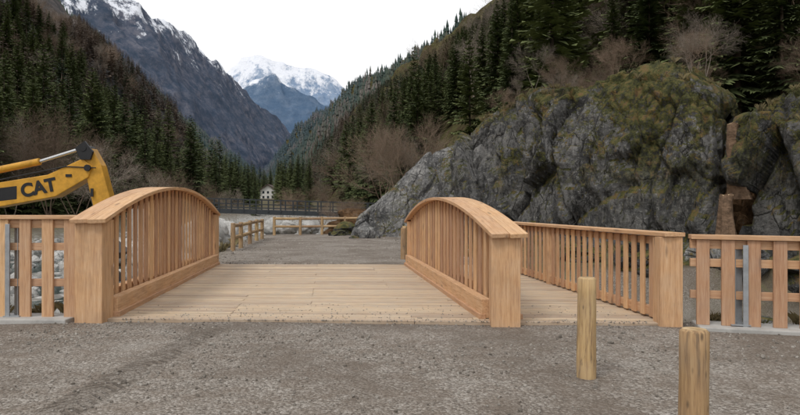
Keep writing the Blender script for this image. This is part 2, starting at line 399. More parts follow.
C1=Loft([((-1500,3200,50),(-1300,4000,560)),((-1200,3200,50),(-1167,4000,660)),((-1000,3200,50),(-1000,4000,850)),((-880,3200,50),(-880,4000,893)),((-700,3200,50),(-733,4000,800)),((-600,3200,50),(-600,4000,747)),((-450,3200,50),(-467,4000,673)),((-300,3200,50),(-333,4000,560)),((-100,3200,50),(-133,4000,393)),((300,3200,50),(300,4000,250))],90,160,0.06,0.005,1.0,31,0.7)
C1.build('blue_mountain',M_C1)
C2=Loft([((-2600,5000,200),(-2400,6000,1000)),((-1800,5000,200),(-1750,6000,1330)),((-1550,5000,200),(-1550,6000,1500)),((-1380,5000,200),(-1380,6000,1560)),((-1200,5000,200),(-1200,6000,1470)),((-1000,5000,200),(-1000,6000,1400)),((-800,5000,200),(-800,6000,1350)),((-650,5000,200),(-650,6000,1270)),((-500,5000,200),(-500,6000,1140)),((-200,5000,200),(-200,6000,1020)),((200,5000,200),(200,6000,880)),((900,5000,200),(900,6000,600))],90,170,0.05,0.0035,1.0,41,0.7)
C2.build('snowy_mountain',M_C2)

# ------------------------------------------------------------ trees
def spruce(name,H,Rr,levels,nb,segs,seed,bare=0.06,mat=None):
    rd=random.Random(seed); V=[];F=[];T=[];MI=[]
    n=7
    for k in range(n):
        a=2*math.pi*k/n; V.append((math.cos(a)*H*.013,math.sin(a)*H*.013,-0.6)); T.append(0)
    V.append((0,0,H)); T.append(0)
    for k in range(n): F.append((k,(k+1)%n,n)); MI.append(1)
    for i in range(levels):
        q=(i+rd.random()*0.7)/levels; z0=H*(bare+(1-bare)*q**0.95)
        base=Rr*((1-q)**0.75)*(0.55+0.45*min(1,q*6+0.3))+0.06*H*0.05
        for b in range(nb):
            if rd.random()<0.10: continue
            a=rd.random()*6.283; Lb=base*rd.uniform(0.55,1.18); dr=rd.uniform(0.25,0.55)*(1-q*0.7)-0.25*q
            ca,sa=math.cos(a),math.sin(a)
            def P(t):
                r=Lb*t; z=z0-dr*Lb*(t**1.3)+0.12*Lb*t*t*t
                return (ca*r,sa*r,z)
            for sgi in range(segs):
                t=(sgi+0.6)/segs; p=P(t-0.5/segs*1.1); p2=P(min(1,t+0.75/segs))
                w=Lb*0.34*(1-t*0.75)*rd.uniform(0.6,1.2)+0.1
                for sd in (-1,1):
                    hang=-w*rd.uniform(0.1,0.7)
                    tipx=(p2[0]-sa*sd*w+ca*w*.4, p2[1]+ca*sd*w+sa*w*.4, p2[2]+hang)
                    k=len(V); V+= [p,p2,tipx]; T+=[0.05*q,t*0.4,0.5+0.5*t]; F.append((k,k+1,k+2)); MI.append(0)
            e=P(1); p=P(0.8); k=len(V); V+=[(p[0]-sa*.05*Lb,p[1]+ca*.05*Lb,p[2]),(p[0]+sa*.05*Lb,p[1]-ca*.05*Lb,p[2]),(e[0]*1.08,e[1]*1.08,e[2])]; T+=[.4,.4,1]; F.append((k,k+1,k+2)); MI.append(0)
    o=mesh_obj(name,V,np.array(F),[mat or M_NEED,M_BARK],False,attrs={'tip':('FLOAT',T)},link=False)
    o.data.polygons.foreach_set('material_index',MI)
    return o
def bare_tree(name,H,seed,mat,depth=4,spread=0.5,multi=1,r0_=.014):
    rd=random.Random(seed); V=[];F=[]
    def seg(p,q,r0,r1):
        r0=max(r0,.006); r1=max(r1,.004)
        ax=(q-p).normalized(); u=ax.orthogonal().normalized(); v=ax.cross(u); k=len(V)
        for (c,r) in ((p,r0),(q,r1)):
            for j in range(3):
                a=2.094*j; V.append(c+u*math.cos(a)*r+v*math.sin(a)*r)
        for j in range(3): F.append((k+j,k+(j+1)%3,k+3+(j+1)%3,k+3+j))
    def grow(p,d,L,r,dep):
        n=3; q=p
        for i in range(n):
            d=(d+Vector((rd.gauss(0,.12),rd.gauss(0,.12),rd.gauss(0.03,.08)))).normalized()
            q2=q+d*L/n; seg(q,q2,r*(1-i*0.2),r*(1-(i+1)*0.2)); q=q2
            if dep>0:
                for _ in range(2 if dep<depth else (1 if i else 0)):
                    ang=rd.random()*6.283; o=d.orthogonal().normalized(); o.rotate(Matrix.Rotation(ang,3,d))
                    nd=(d*rd.uniform(.6,1)+o*spread*rd.uniform(.8,1.6)).normalized()
                    grow(q,nd,L*rd.uniform(.5,.72),r*.42,dep-1)
        if dep>0: grow(q,d,L*.6,r*.4,dep-1)
    for k in range(multi):
        d=Vector((rd.gauss(0,.25)*(multi>1),rd.gauss(0,.25)*(multi>1),1)).normalized()
        grow(Vector((rd.gauss(0,.2)*(multi>1),rd.gauss(0,.2)*(multi>1),-.3)),d,H*.5,H*r0_,depth)
    return mesh_obj(name,[tuple(v) for v in V],np.array(F),[mat],False,link=False)
def tuft(name,mat,seed,n=34,H=.35,sp=.22):
    rd=random.Random(seed); V=[];F=[]
    for i in range(n):
        a=rd.random()*6.28; r=rd.random()*.12; x,y=r*math.cos(a),r*math.sin(a); h=H*rd.uniform(.5,1.1); b=rd.random()*6.28; w=.006
        lx,ly=math.cos(b)*sp*rd.random(),math.sin(b)*sp*rd.random(); k=len(V)
        V+=[(x-w*math.sin(b),y+w*math.cos(b),-.03),(x+w*math.sin(b),y-w*math.cos(b),-.03),(x+lx*.4,y+ly*.4,h*.6),(x+lx,y+ly,h*.85)]
        F+=[(k,k+1,k+2),(k+1,k+3,k+2)]
    return mesh_obj(name,V,np.array(F),[mat],link=False)
def coll(name,objs):
    c=bpy.data.collections.new(name)
    for o in objs: c.objects.link(o)
    return c
def scatter(name,pts,sc,rot,ix,c):
    n=len(pts); me=bpy.data.meshes.new(name); me.vertices.add(n); me.vertices.foreach_set('co',np.asarray(pts,np.float32).ravel())
    a=me.attributes.new('sc','FLOAT_VECTOR','POINT'); sc=np.asarray(sc,np.float32)
    if sc.ndim==1: sc=np.stack([sc]*3,1)
    a.data.foreach_set('vector',sc.ravel())
    a=me.attributes.new('rt','FLOAT_VECTOR','POINT'); a.data.foreach_set('vector',np.asarray(rot,np.float32).ravel())
    a=me.attributes.new('ix','INT','POINT'); a.data.foreach_set('value',np.asarray(ix,np.int32))
    o=bpy.data.objects.new(name,me); COL.objects.link(o)
    g=bpy.data.node_groups.new(name,'GeometryNodeTree')
    g.interface.new_socket('Geometry',in_out='INPUT',socket_type='NodeSocketGeometry'); g.interface.new_socket('Geometry',in_out='OUTPUT',socket_type='NodeSocketGeometry')
    N=g.nodes; gi=N.new('NodeGroupInput'); go=N.new('NodeGroupOutput'); ci=N.new('GeometryNodeCollectionInfo'); ip=N.new('GeometryNodeInstanceOnPoints')
    ci.inputs['Collection'].default_value=c; ci.inputs['Separate Children'].default_value=True; ci.inputs['Reset Children'].default_value=True
    def at(nm,ty):
        q=N.new('GeometryNodeInputNamedAttribute'); q.data_type=ty; q.inputs['Name'].default_value=nm
        return next(x for x in q.outputs if x.enabled and x.name=='Attribute')
    l=g.links.new
    l(gi.outputs[0],ip.inputs['Points']); l(ci.outputs[0],ip.inputs['Instance']); ip.inputs['Pick Instance'].default_value=True
    l(at('ix','INT'),ip.inputs['Instance Index']); l(at('rt','FLOAT_VECTOR'),ip.inputs['Rotation']); l(at('sc','FLOAT_VECTOR'),ip.inputs['Scale'])
    l(ip.outputs[0],go.inputs[0])
    m=o.modifiers.new('inst','NODES'); m.node_group=g
    return o
def rotz(n): 
    r=np.zeros((n,3)); r[:,2]=rng.random(n)*6.283; r[:,0]=rng.normal(0,.02,n); r[:,1]=rng.normal(0,.02,n); return r
near=[spruce('spruce_a%d'%i,18,w,46,9,6,100+i) for i,w in enumerate((3.0,3.5,2.6))]
mid=[spruce('spruce_b%d'%i,18,w,26,7,3,200+i,mat=M_NEEDF) for i,w in enumerate((3.1,2.6,3.5))]
larch=[spruce('spruce_c%d'%i,16,w,24,6,2,250+i,mat=M_LARCH,bare=.15) for i,w in enumerate((2.4,2.9,3.2))]
CN=coll('near_spruces',near); CM=coll('mid_trees',mid+larch)
bt=[bare_tree('bare_a%d'%i,10,300+i,M_TWIG if i%2 else M_TWIG2,4,0.55,2+(i%2)*2,.009) for i in range(4)]
CB=coll('bare_trees',bt)
def put(name,src,x,y,z,s,rz=0):
    o=bpy.data.objects.new(name,src.data); COL.objects.link(o); o.location=(x,y,z); o.scale=(s,s,s) if not isinstance(s,tuple) else s; o.rotation_euler=(0,0,rz); return o
def hshouse(p): return ~((np.abs(p[:,0]/np.maximum(p[:,1],1)+0.22)<0.016)&(p[:,1]<302)&(p[:,1]>40))
def tame(pts,s,H,lo=.35):
    k=pts[:,0]/pts[:,1]
    lim=np.interp(k,[-.66,-.58,-.53,-.46,-.37,-.31,-.25,-.18,-.1,0,.025,.067,.125,.19,.24,.3],[.42,.33,.33,.27,.19,.145,.085,.10,.165,.235,.25,.285,.325,.38,.6,1.5])
    mx=(lim*pts[:,1]+1.5-pts[:,2])/H
    ok=mx>lo; s=np.minimum(s,mx*rng.uniform(.8,1,len(s))); return pts[ok],s[ok]
P0=R.sample(120,lambda c:((c[...,1]<80)&(c[...,1]>26)&(c[...,0]>13)&(c[...,2]>4)&(c[...,2]<45))*1.0)
P1=R.sample(300,lambda c:((c[...,1]<190)&(c[...,1]>26)&(c[...,2]<80))*1.0)
P2=L.sample(200,lambda c:((c[...,1]<230)&(c[...,1]>15)&(c[...,2]<60))*1.0)
k=90; fl=np.stack([rng.uniform(-75,-36,k),rng.uniform(55,130,k)],1)
kv=380; fv=np.stack([rng.uniform(-115,-5,kv),rng.uniform(115,420,kv)],1)
fv=fv[(fv[:,0]> -60-fv[:,1]*0.14)&(fv[:,0]< 0-fv[:,1]*0.15)]
F3=np.concatenate([fl,fv]); F3=np.array([(x,y,gz(x,y)) for x,y in F3]); F3=F3[hshouse(F3)]
s0=rng.uniform(.35,.85,len(P0))
PN=np.concatenate([P1,P2,F3]); PN,sn=tame(PN,rng.uniform(0.5,1.2,len(PN)),18,.2); PN=np.concatenate([PN,P0]); sn=np.concatenate([sn,s0]); n=len(PN)
scatter('conifer_forest',PN-np.array([0,0,.3]),sn,rotz(n),rng.integers(0,3,n),CN)
PR=R.sample(2600,lambda c:((c[...,1]>=150)&(c[...,1]<620))*1.0); PL=L.sample(3400,lambda c:((c[...,1]>=120)&(c[...,1]<650))*1.0)
PM=np.concatenate([PR,PL]); PM=PM[hshouse(PM)]; PM,sm=tame(PM,rng.uniform(0.55,1.1,len(PM)),18); n=len(PM)
pl=np.where(PM[:,0]<-30,np.clip(.38+PM[:,2]/120,0,.88),.25)
pl=pl+np.array([.5*noise.noise(Vector((a*.02,b*.02,c*.02))) for a,b,c in PM])
ix=np.where(rng.random(n)<pl,rng.integers(3,6,n),rng.integers(0,3,n))
scatter('conifer_forest_slope',PM-np.array([0,0,.4]),sm,rotz(n),ix,CM)
def far_forest(name,pts):
    N=len(pts); K=5; tiers=3
    h=rng.uniform(9,18,N); 
    cl=np.array([noise.noise(Vector((a*.006,b*.006,c*.02))) for a,b,c in pts])
    tint=np.clip(rng.normal(0.46,0.18,N)+cl*.7,0,1)
    V=np.zeros((N,tiers*(K+1),3)); F=[]
    for t in range(tiers):
        zb=h*(0.05+0.28*t); zt=h*(0.5+0.25*t); r=h*0.19*(1-0.27*t)
        a=rng.random(N)
        for k in range(K):
            rr=r*rng.uniform(0.6,1.25,N); an=a*6.28+k*6.283/K
            V[:,t*(K+1)+k,0]=np.cos(an)*rr; V[:,t*(K+1)+k,1]=np.sin(an)*rr; V[:,t*(K+1)+k,2]=zb+rng.uniform(-.04,.04,N)*h
        V[:,t*(K+1)+K,2]=zt
        for k in range(K): F.append((t*(K+1)+k,t*(K+1)+(k+1)%K,t*(K+1)+K))
    V+=pts[:,None,:]; F=np.array(F); FF=(F[None]+np.arange(N)[:,None,None]*tiers*(K+1)).reshape(-1,3)
    mesh_obj(name,V.reshape(-1,3),FF,[M_FAR],False,attrs={'tint':('FLOAT',np.repeat(tint,tiers*(K+1)))})
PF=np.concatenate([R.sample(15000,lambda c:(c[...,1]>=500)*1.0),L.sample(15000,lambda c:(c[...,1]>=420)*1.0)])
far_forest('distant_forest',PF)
PB=np.concatenate([R.sample(60,lambda c:((c[...,1]<60)&(c[...,1]>27)&(c[...,2]<25)&(c[...,0]>12))*1.0),R.sample(60,lambda c:((c[...,1]<250)&(c[...,1]>60)&(c[...,2]<75))*1.0),L.sample(150,lambda c:((c[...,1]<350)&(c[...,1]>40)&(c[...,2]<90))*1.0)])
sb_=rng.uniform(0.5,1.2,len(PB)); sb_[:60]=rng.uniform(.3,.6,60)
PB,sb_=tame(PB,sb_,10,.25); n=len(PB)
scatter('bare_woodland',PB,sb_,rotz(n),rng.integers(0,4,n),CB)
for (x,y,s,i) in [(-33,61,.95,1),(-30,60,.85,0),(-36,62,1.1,3),(-28,63,.7,2),(-39,60,1.0,0),(-2.0,62,.85,3),(0.6,60,.95,1),(-.6,67,.9,0),(-24,70,.6,1),(-14,75,.5,3),(-10,78,.6,1),(-42,58,1.0,1),(-26,66,.7,3),(-20,72,.5,0),(2.2,64,.8,2)]:
    put('bare_tree',bt[i],x,y,gz(x,y)+(1.0 if x>-5 else 0),s,x)
for (x,y,z,s,i) in [(-41,69,0,1.08,0),(-38,74,0,.98,1),(-34,80,0,.8,2),(-45,66,0,.95,1),(2.3,100,6,1.17,2),(4.6,97,6,1.0,1),(9.0,92,9,.95,0),(7.2,104,9,.9,1),(10.5,88,9,1.0,2),(14.5,62,8,.95,0),(18.5,58,11,1.1,1),(24,60,13,1.1,2),(22.5,50,12,.9,0),(12.0,43,5.4,.47,0),(10.2,52,6,.75,2),(29,48,13,.9,1),(27,42,10,.6,0),(17,47,8.5,.8,1)]:
    put('spruce_tree',near[i],x,y,z-.3,(s*1.0,s*1.0,s*1.1),x)

# ------------------------------------------------------------ rocks
def facet(p,sc,amp,seed,zs=.8):
    q=Vector((p[0]*sc+seed,p[1]*sc,p[2]*sc*zs)); q+=noise.noise_vector(q*0.8)*0.12
    d,c=noise.voronoi(q)
    c0=c[0]; g=noise.noise_vector(Vector(c0)*7.3+Vector((seed,1,2)))
    e=max(0,1-(d[1]-d[0])/0.06)
    return amp*((q-Vector(c0)).dot(g)*3.0+noise.noise(Vector(c0)*3.1)*1.1)-e*amp*0.45
def long_rock(name,prof,depth,mat,seed,nu=300,nv=170,amp=0.55,lean=0.15,boxy=0.45,det=1.0):
    pr=np.array(prof,float); d=np.concatenate([[0],np.cumsum(np.linalg.norm(np.diff(pr[:,:2],axis=0),axis=1))])
    t=np.linspace(0,d[-1],nu); X=np.interp(t,d,pr[:,0]);Y=np.interp(t,d,pr[:,1]);Z=np.interp(t,d,pr[:,2])
    dv=pr[-1,:2]-pr[0,:2]; dv/=np.linalg.norm(dv); bk=np.array([-dv[1],dv[0]]); 
    if bk[1]<0: bk=-bk
    V=[]
    for i in range(nu):
        e=min(1,min(i,nu-1-i)/(nu*0.03)); e=math.sqrt(max(0,1-(1-e)**2))*0.9+0.1 if e<1 else 1
        for j in range(nv):
            a=math.pi*j/(nv-1); c=math.cos(a); s_=math.sin(a)
            off=depth/2*(1-math.copysign(abs(c)**boxy,c)*e); zz=(abs(s_)**boxy)
            z=-1.2+(Z[i]+1.2)*zz; off+=lean*z
            x=X[i]+bk[0]*off; y=Y[i]+bk[1]*off
            nx=np.array([-bk[0]*c,-bk[1]*c,s_]); 
            if i<nu*.03: nx[:2]-=dv*(1-i/(nu*.03))
            if i>nu*.97: nx[:2]+=dv*(1-(nu-1-i)/(nu*.03))
            nx/=np.linalg.norm(nx)
            dsp=facet((x,y,z),0.36,amp,seed,.55)+facet((x,y,z),1.0,amp*0.34*det,seed+5,.6)+facet((x,y,z),2.6,amp*0.13*det,seed+9)+0.10*amp*det*fr(x,y,z,2.2,6)
            V.append((x+nx[0]*dsp,y+nx[1]*dsp,z+nx[2]*dsp*0.7))
    i=(np.arange(nu-1)[:,None]*nv+np.arange(nv-1)[None,:]).ravel()
    return mesh_obj(name,V,np.stack([i,i+nv,i+nv+1,i+1],1),[mat],False)
rk1=long_rock('rock_cliff',[(2.6,27.6,5.3),(3.2,27.0,6.1),(4.4,26,6.7),(5.9,24.6,6.6),(7.2,23.4,6.4),(8.3,22.2,6.8),(9.4,21.2,6.7),(10.1,20.4,6.1),(10.5,20,5.3)],4.5,M_ROCK,3,lean=.08,nu=360,nv=210,amp=.62)
rk2=long_rock('rock_cliff',[(10.75,18.8,5.0),(11.1,18.3,5.5),(11.8,17.4,5.7),(12.8,16.2,5.8),(14.5,14,5.5)],4.5,M_ROCK3,17,nu=200,lean=.05)
rk3=long_rock('rock_slab',[(-2.7,31.8,1.0),(-1.2,31.4,2.4),(0.4,31,3.9),(1.5,30.8,5.1),(2.3,30.6,5.3),(3.6,30.5,4.5),(4.6,30.2,3.6)],4,M_ROCK2,29,nu=220,amp=.42,lean=.35,det=.7)
def boulder(name,seed,sub=4,mat=M_PALE,link=False,amp=.35):
    import bmesh
    bm=bmesh.new(); bmesh.ops.create_icosphere(bm,subdivisions=sub,radius=1)
    for v in bm.verts:
        p=v.co.copy(); d=facet(p,0.9,amp*.7,seed*3.1)+0.06*fr(p.x+seed,p.y,p.z,1.8,4); v.co=p*(1+d)
        v.co.z*=0.72
    me=bpy.data.meshes.new(name); bm.to_mesh(me); bm.free(); me.materials.append(mat); me.polygons.foreach_set('use_smooth',[sub==4]*len(me.polygons))
    o=bpy.data.objects.new(name,me)
    if link: COL.objects.link(o)
    return o
bs=[boulder('stone_a%d'%i,i+1,4) for i in range(4)]; CS=coll('stones',bs)
bd_=[boulder('dark_a%d'%i,i+21,5,M_ROCK3 if i else M_ROCK2) for i in range(3)]
soilb=boulder('soil_a',41,5,M_SOIL,amp=.7)
pb=[boulder('pebble_a%d'%i,i+11,2,M_PEB) for i in range(4)]; CP=coll('pebbles',pb)
pts=[];sc=[]
while len(pts)<3000:
    x=random.uniform(-30,8); y=8.8+random.random()**1.5*60
    if beds(x,y)<0.25 or (x>3 and random.random()<.7): continue
    s=0.08+0.5*random.random()**4; pts.append((x,y,gz(x,y)+s*.15)); sc.append(s)
n=len(pts); rt=rng.random((n,3))*np.array([.6,.6,6.28]); scatter('river_stones',pts,sc,rt,rng.integers(0,4,n),CS)
for i,(x,y,s,z) in enumerate([(-7.3,22.0,.75,.1),(-7.9,24.0,.95,.2),(-8.6,26.4,1.0,.3),(-9.2,29.5,1.1,.2),(-6.6,35.2,.6,.4),(-7.6,36.2,.7,.4),(-8.6,20.6,.8,-.5),(-10.2,27,1.2,-.5),(-13,36,1.2,-.8),(-15,33,.9,-.9),(-10.6,33,1.1,0),(-5.6,36.8,.6,.3),(-7.0,19.2,.6,-.3)]):
    put('boulder',bs[i%4],x,y,z,(s,s,s*1.05),i*1.3)
for i,(x,y,s) in enumerate([(7.5,12.5,.9),(9.3,12.2,1.1),(6.2,15.5,.7),(8.5,15.6,.9),(10.2,14.5,.8),(5.2,17.2,.5),(11.5,12.5,.9),(8.8,17.8,.6),(1.8,23.5,.6),(-1.8,30.4,.7),(-2.9,33.0,.8),(-3.3,31.9,.45)]):
    put('boulder',bd_[i%3],x,y,gz(x,y)+s*.2,s,i*1.3)
put('earth_bank',soilb,12.0,21.6,.9,(.9,1.3,4.3),.4)
put('earth_bank',soilb,11.0,19.9,.1,(.8,.7,1.5),1.4)
def stump(name,x,y,z,r,h,lean,seed):
    rd=random.Random(seed); mb=MB(); N=22; K=12
    for j in range(K):
        t=j/(K-1); rr=r*(1+.9*(1-t)**3)
        for k in range(N):
            a=6.283*k/N; q=rr*(1+.25*(1-t)*math.sin(5*a+seed)+.22*noise.noise(Vector((math.cos(a)*1.5,math.sin(a)*1.5+seed,t*3))))
            mb.v.append(Vector((x+q*math.cos(a)+lean[0]*t*h+.08*math.sin(t*4+seed),y+q*math.sin(a)+lean[1]*t*h,z+h*t+(.08*rd.random() if j==K-1 else 0)))); mb.g.append(Vector((h*t,math.cos(a)*r,math.sin(a)*r))); mb.t.append(.4)
    for j in range(K-1):
        for k in range(N): mb.f.append((j*N+k,j*N+(k+1)%N,(j+1)*N+(k+1)%N,(j+1)*N+k)); mb.mi.append(0)
    mb.f.append(tuple((K-1)*N+k for k in range(N))); mb.mi.append(1)
    mb.done(name,[M_STUMP,M_CUT],0)
stump('tree_stump',9.95,18.5,.3,.19,1.6,(.12,0),1); stump('tree_stump',10.55,18.75,1.8,.16,2.3,(-.08,-.05),2)
tf=[tuft('tuft_a0',M_GRASS,1),tuft('tuft_a1',M_GRASS2,2,40,.22,.25),tuft('tuft_a2',M_GRASS,3,30,.45,.4)]; CT=coll('tufts',tf)
pts=[];ts=[]
for rk in (rk1,rk2,rk3):
    me=rk.data; nv=len(me.vertices); co=np.zeros(nv*3); me.vertices.foreach_get('co',co); co=co.reshape(-1,3); no=np.zeros(nv*3); me.vertices.foreach_get('normal',no); no=no.reshape(-1,3)
    ok=np.where((np.abs(no[:,2])>.75)&(co[:,2]>3.2))[0]
    if len(ok):
        for i in rng.choice(ok,320 if rk is not rk3 else 30):
            if noise.noise(Vector(co[i])*.8)>-.05: pts.append(tuple(co[i])); ts.append(random.uniform(.25,.7))
for _ in range(2600):
    x=random.uniform(-34,22); y=random.uniform(9,60)
    if beds(x,y)>.1: continue
    xl=lerp_tab(ROAD_L,y)
    if y<8.6 or (y<36 and xl-.2<x<1.2) or (y<16 and x>-5 and x<5): continue
    if noise.noise(Vector((x*.4,y*.4,0)))<-.05: continue
    pts.append((x,y,gz(x,y))); ts.append(random.uniform(.5,1.2))
for _ in range(60):
    x=random.choice([random.uniform(-9,-4.6),random.uniform(4,9)]); pts.append((x,8.45 if x<0 else 7.95-.26*(x-3.7),-.02)); ts.append(.6)
n=len(pts); scatter('grass_tufts',pts,np.array(ts),rotz(n),rng.integers(0,3,n),CT)
me=rk1.data; nv=len(me.vertices); co=np.zeros(nv*3); me.vertices.foreach_get('co',co); co=co.reshape(-1,3); ok=np.where(co[:,2]>5.6)[0]
sel=co[rng.choice(ok,16)]
me=rk2.data; nv=len(me.vertices); co=np.zeros(nv*3); me.vertices.foreach_get('co',co); co=co.reshape(-1,3); ok=np.where(co[:,2]>5.2)[0]
sel=np.concatenate([sel,co[rng.choice(ok,10)]])
scatter('saplings',sel-np.array([0,0,.1]),rng.uniform(.10,.26,26),rotz(26),rng.integers(0,4,26),CB)
n=19000
x=rng.uniform(-8,8,n); y=3.2+rng.random(n)**0.8*4.9
f=np.array([noise.noise(Vector((a*.9,b*.9,0))) for a,b in zip(x,y)]); keep=rng.random(n)<0.45+1.1*f; x=x[keep];y=y[keep]; n=len(x)
s=0.004+0.014*rng.random(n)**3; big=rng.random(n)<0.012; s[big]*=1.8
scatter('gravel',[(a,b,gz(a,b)+q*.3) for a,b,q in zip(x,y,s)],s,rng.random((n,3))*6.28,rng.integers(0,4,n),CP)
n=2200; x=rng.uniform(-7,2.5,n); y=rng.uniform(16.2,30,n); s=0.01+0.03*rng.random(n)**3
scatter('gravel_scatter',[(a,b,gz(a,b)+.02) for a,b in zip(x,y)],s,rng.random((n,3))*6.28,rng.integers(0,4,n),CP)

# ------------------------------------------------------------ wooden bridge
bridge=empty('wooden_bridge'); LB=8.1
D=Vector((-0.122,0.9925,0)); SX=Vector((1,-0.04,0)).normalized()
def B(a,s,z=0): return Vector((a,8.0-0.04*(a+4.1),z))+D*s
n=1200; s_=rng.random(n)**3*1.4; a_=rng.uniform(-3.7,3.2,n)
scatter('gravel_on_deck',[tuple(B(a,q,.038)) for a,q in zip(a_,s_)],0.003+.008*rng.random(n)**2,rng.random((n,3))*6.28,rng.integers(0,4,n),CP)
mb=MB()
sp=0.152; nP=int(LB/sp)
for i in range(nP):
    s=(i+.5)*sp; j=random.uniform(-.004,.004)
    cut=random.choice([-1.2,0.2,1.0,-2.3])
    mb.board(B(-3.95,s,0.012+j),B(cut-.003,s,0.012+j),D,sp-0.018,0.05); mb.board(B(cut+.003,s,0.012-j),B(3.62,s,0.012-j),D,sp-0.018,0.05)
mb.done('deck',[M_DECK],0.003,bridge,seg=1)
mb=MB()
for a in (-3.9,-2,0,1.4,3.4): mb.board(B(a,0.1,-.25),B(a,LB-.1,-.25),SX,.22,.45)
mb.done('beams',[M_WOOD],0,bridge)
def arch(name,a,zE,zP):
    mb=MB(); N=40
    def Z(s): return zE+(zP-zE)*(1-(2*s/LB-1)**2)
    cap=[B(a,-0.22+(LB+.44)*i/N, Z(max(0,min(LB,(-0.22+(LB+.44)*i/N))))-.03-(0.05 if i in(0,N) else 0)) for i in range(N+1)]
    for k,off in ((0,-.118),(1,.118)):
        mb.sweep([p+SX*off for p in cap],SX,.228,.055,tint=.6+.2*k)
    mb.sweep([B(a,.15+(LB-.3)*i/N,Z(.15+(LB-.3)*i/N)-.13) for i in range(N+1)],SX,.14,.14,tint=.3)
    for s in (0,LB):
        sg=1 if s==0 else -1
        mb.board(B(a,s+sg*.02,-.3),B(a,s+sg*.02,Z(0)-.065),SX,.37,.30,tint=.7)
    for sd in (-1,1):
        mb.board(B(a+sd*.19,0.19,.175),B(a+sd*.19,LB-.19,.175),SX,.13,.25,tint=.7)
        mb.board(B(a+sd*.245,0.17,.06),B(a+sd*.245,LB-.17,.06),SX,.09,.09,tint=.35)
    ns=int((LB-.5)/.285)
    for k in range(ns+1):
        s=.29+(LB-.58)*k/ns
        for sd in (-1,1):
            mb.board(B(a+sd*.10,s,.25),B(a+sd*.10,s+random.uniform(-.004,.004),Z(s)-.068),D,.12,.028)
    mb.done(name,[M_WOOD],0.005,bridge)
arch('arch_parapet',-4.08,1.42,1.93); arch('arch_parapet',1.36,1.24,1.73)
mb=MB(); a=3.46; zt=1.2
for s in (0,LB/2,LB):
    w=.28 if s in(0,LB) else .16
    mb.board(B(a,s+.05,-.2),B(a,s+.05,zt-.055),SX,w,.26 if w>.2 else .16,tint=.7)
mb.board(B(a,-.12,zt-.025),B(a,LB+.2,zt-.025),SX,.28,.05,tint=.7)
mb.board(B(a,.2,zt-.12),B(a,LB-.1,zt-.12),SX,.06,.10,tint=.5)
mb.board(B(a,.2,.13),B(a,LB-.1,.13),SX,.08,.12,tint=.5)
ns=int((LB-.5)/.235)
for k in range(ns+1):
    s=.32+(LB-.6)*k/ns
    mb.board(B(a-.055,s,.06),B(a-.055,s,zt-.06),D,.105,.03)
mb.done('walkway_railing',[M_WOOD],.005,bridge)
def fence(name,p0,p1,z0,z1,sp,off,rails,postpos):
    par=empty(name); mb=MB(); p0=Vector(p0);p1=Vector(p1); d=(p1-p0); Ln=d.length; d.normalize(); nrm=Vector((d.y,-d.x,0))
    if nrm.y>0: nrm=-nrm
    def Q(s,z,o=0): return p0+d*s+nrm*o+Vector((0,0,z))
    zt=lambda s:z0+(z1-z0)*s/Ln
    mb.board(Q(0,z0-.03),Q(Ln,z1-.03),nrm,.20,.055,tint=.6)
    mb.board(Q(0,z0-.12),Q(Ln,z1-.12),nrm,.055,.11,tint=.45)
    for r in rails: mb.board(Q(0,r*z0),Q(Ln,r*z1),nrm,.055,.10)
    s=off
    while s<Ln:
        mb.board(Q(s,.05,.049),Q(s,zt(s)-.062,.049),d,.15,.038); s+=sp+random.uniform(-.006,.006)
    mb.done('boards',[M_WOOD],.004,par)
    mb=MB()
    for s in postpos:
        mb.board(Q(s,-.05,-.05),Q(s,zt(s)-.06,-.05),d,.10,.012); mb.board(Q(s-.046,-.05,-.005),Q(s-.046,zt(s)-.18,-.005),nrm,.08,.008)
        mb.board(Q(s+.054,-.02,.085),Q(s+.054,zt(s)-.12,.085),nrm,.02,.06)
        mb.board(Q(s,.06,.0),Q(s,.075,.0),d,.22,.2)
    mb.done('steel_posts',[M_GALV],.002,par)
fence('wooden_fence',(-4.30,8.07,0),(-12,8.25,0),1.42,1.42,.30,.11,(.70,.36),(.88,3.0,5.2))
fence('wooden_fence',(3.68,7.62,0),(9.5,6.1,0),1.18,1.12,.285,.14,(.70,.36),(.56,2.8))
mb=MB()
mb.board((-12,8.22,-.25),(-4.35,8.06,-.25),(0,1,0),.5,.62); mb.board((3.75,7.62,-.25),(9.5,6.12,-.25),(0,1,0),.5,.60)
mb.board((-12,8.5,-.9),(3.6,8.0,-.9),(0,1,0),.3,1.5); mb.board((-5.4,16.15,-.9),(3.2,15.9,-.9),(0,1,0),.3,1.5)
mb.done('concrete_abutment',[M_CONC],.015)
def bollard(x,y,r,h):
    mb=MB(); mb.tube((x,y,-.3),(x+.012,y,h),r*1.03,r*.97,32,chamfer=.014); o=mb.done('wooden_bollard',[M_LOG,M_END],0,smooth=False)
    for p in o.data.polygons: p.use_smooth=len(p.vertices)==4
bollard(1.66,5.36,.083,.89); bollard(1.50,3.08,.072,.885)
def logfence(pts,h):
    mb=MB()
    for (x,y) in pts: z=gz(x,y); mb.tube((x,y,z-.3),(x,y,z+h),.085,.08,12,chamfer=.01)
    for (a,b) in zip(pts,pts[1:]):
        for f in (.92,.5):
            mb.tube((a[0],a[1],gz(*a)+h*f-.02),(b[0],b[1],gz(*b)+h*f-.02),.07,.065,10,mi=0)
    mb.done('log_fence',[M_LOG,M_END],0)
logfence([(-5.9,21.2),(-6.1,23),(-6.3,25.2),(-6.55,27.4),(-6.8,29.6)],1.0)
logfence([(-7.0,33.4),(-5.6,33.7),(-4.4,33.9),(-3.1,34.0),(-2.3,33.6)],1.05)
logfence([(.1,17.5),(.15,19.6)],.95)
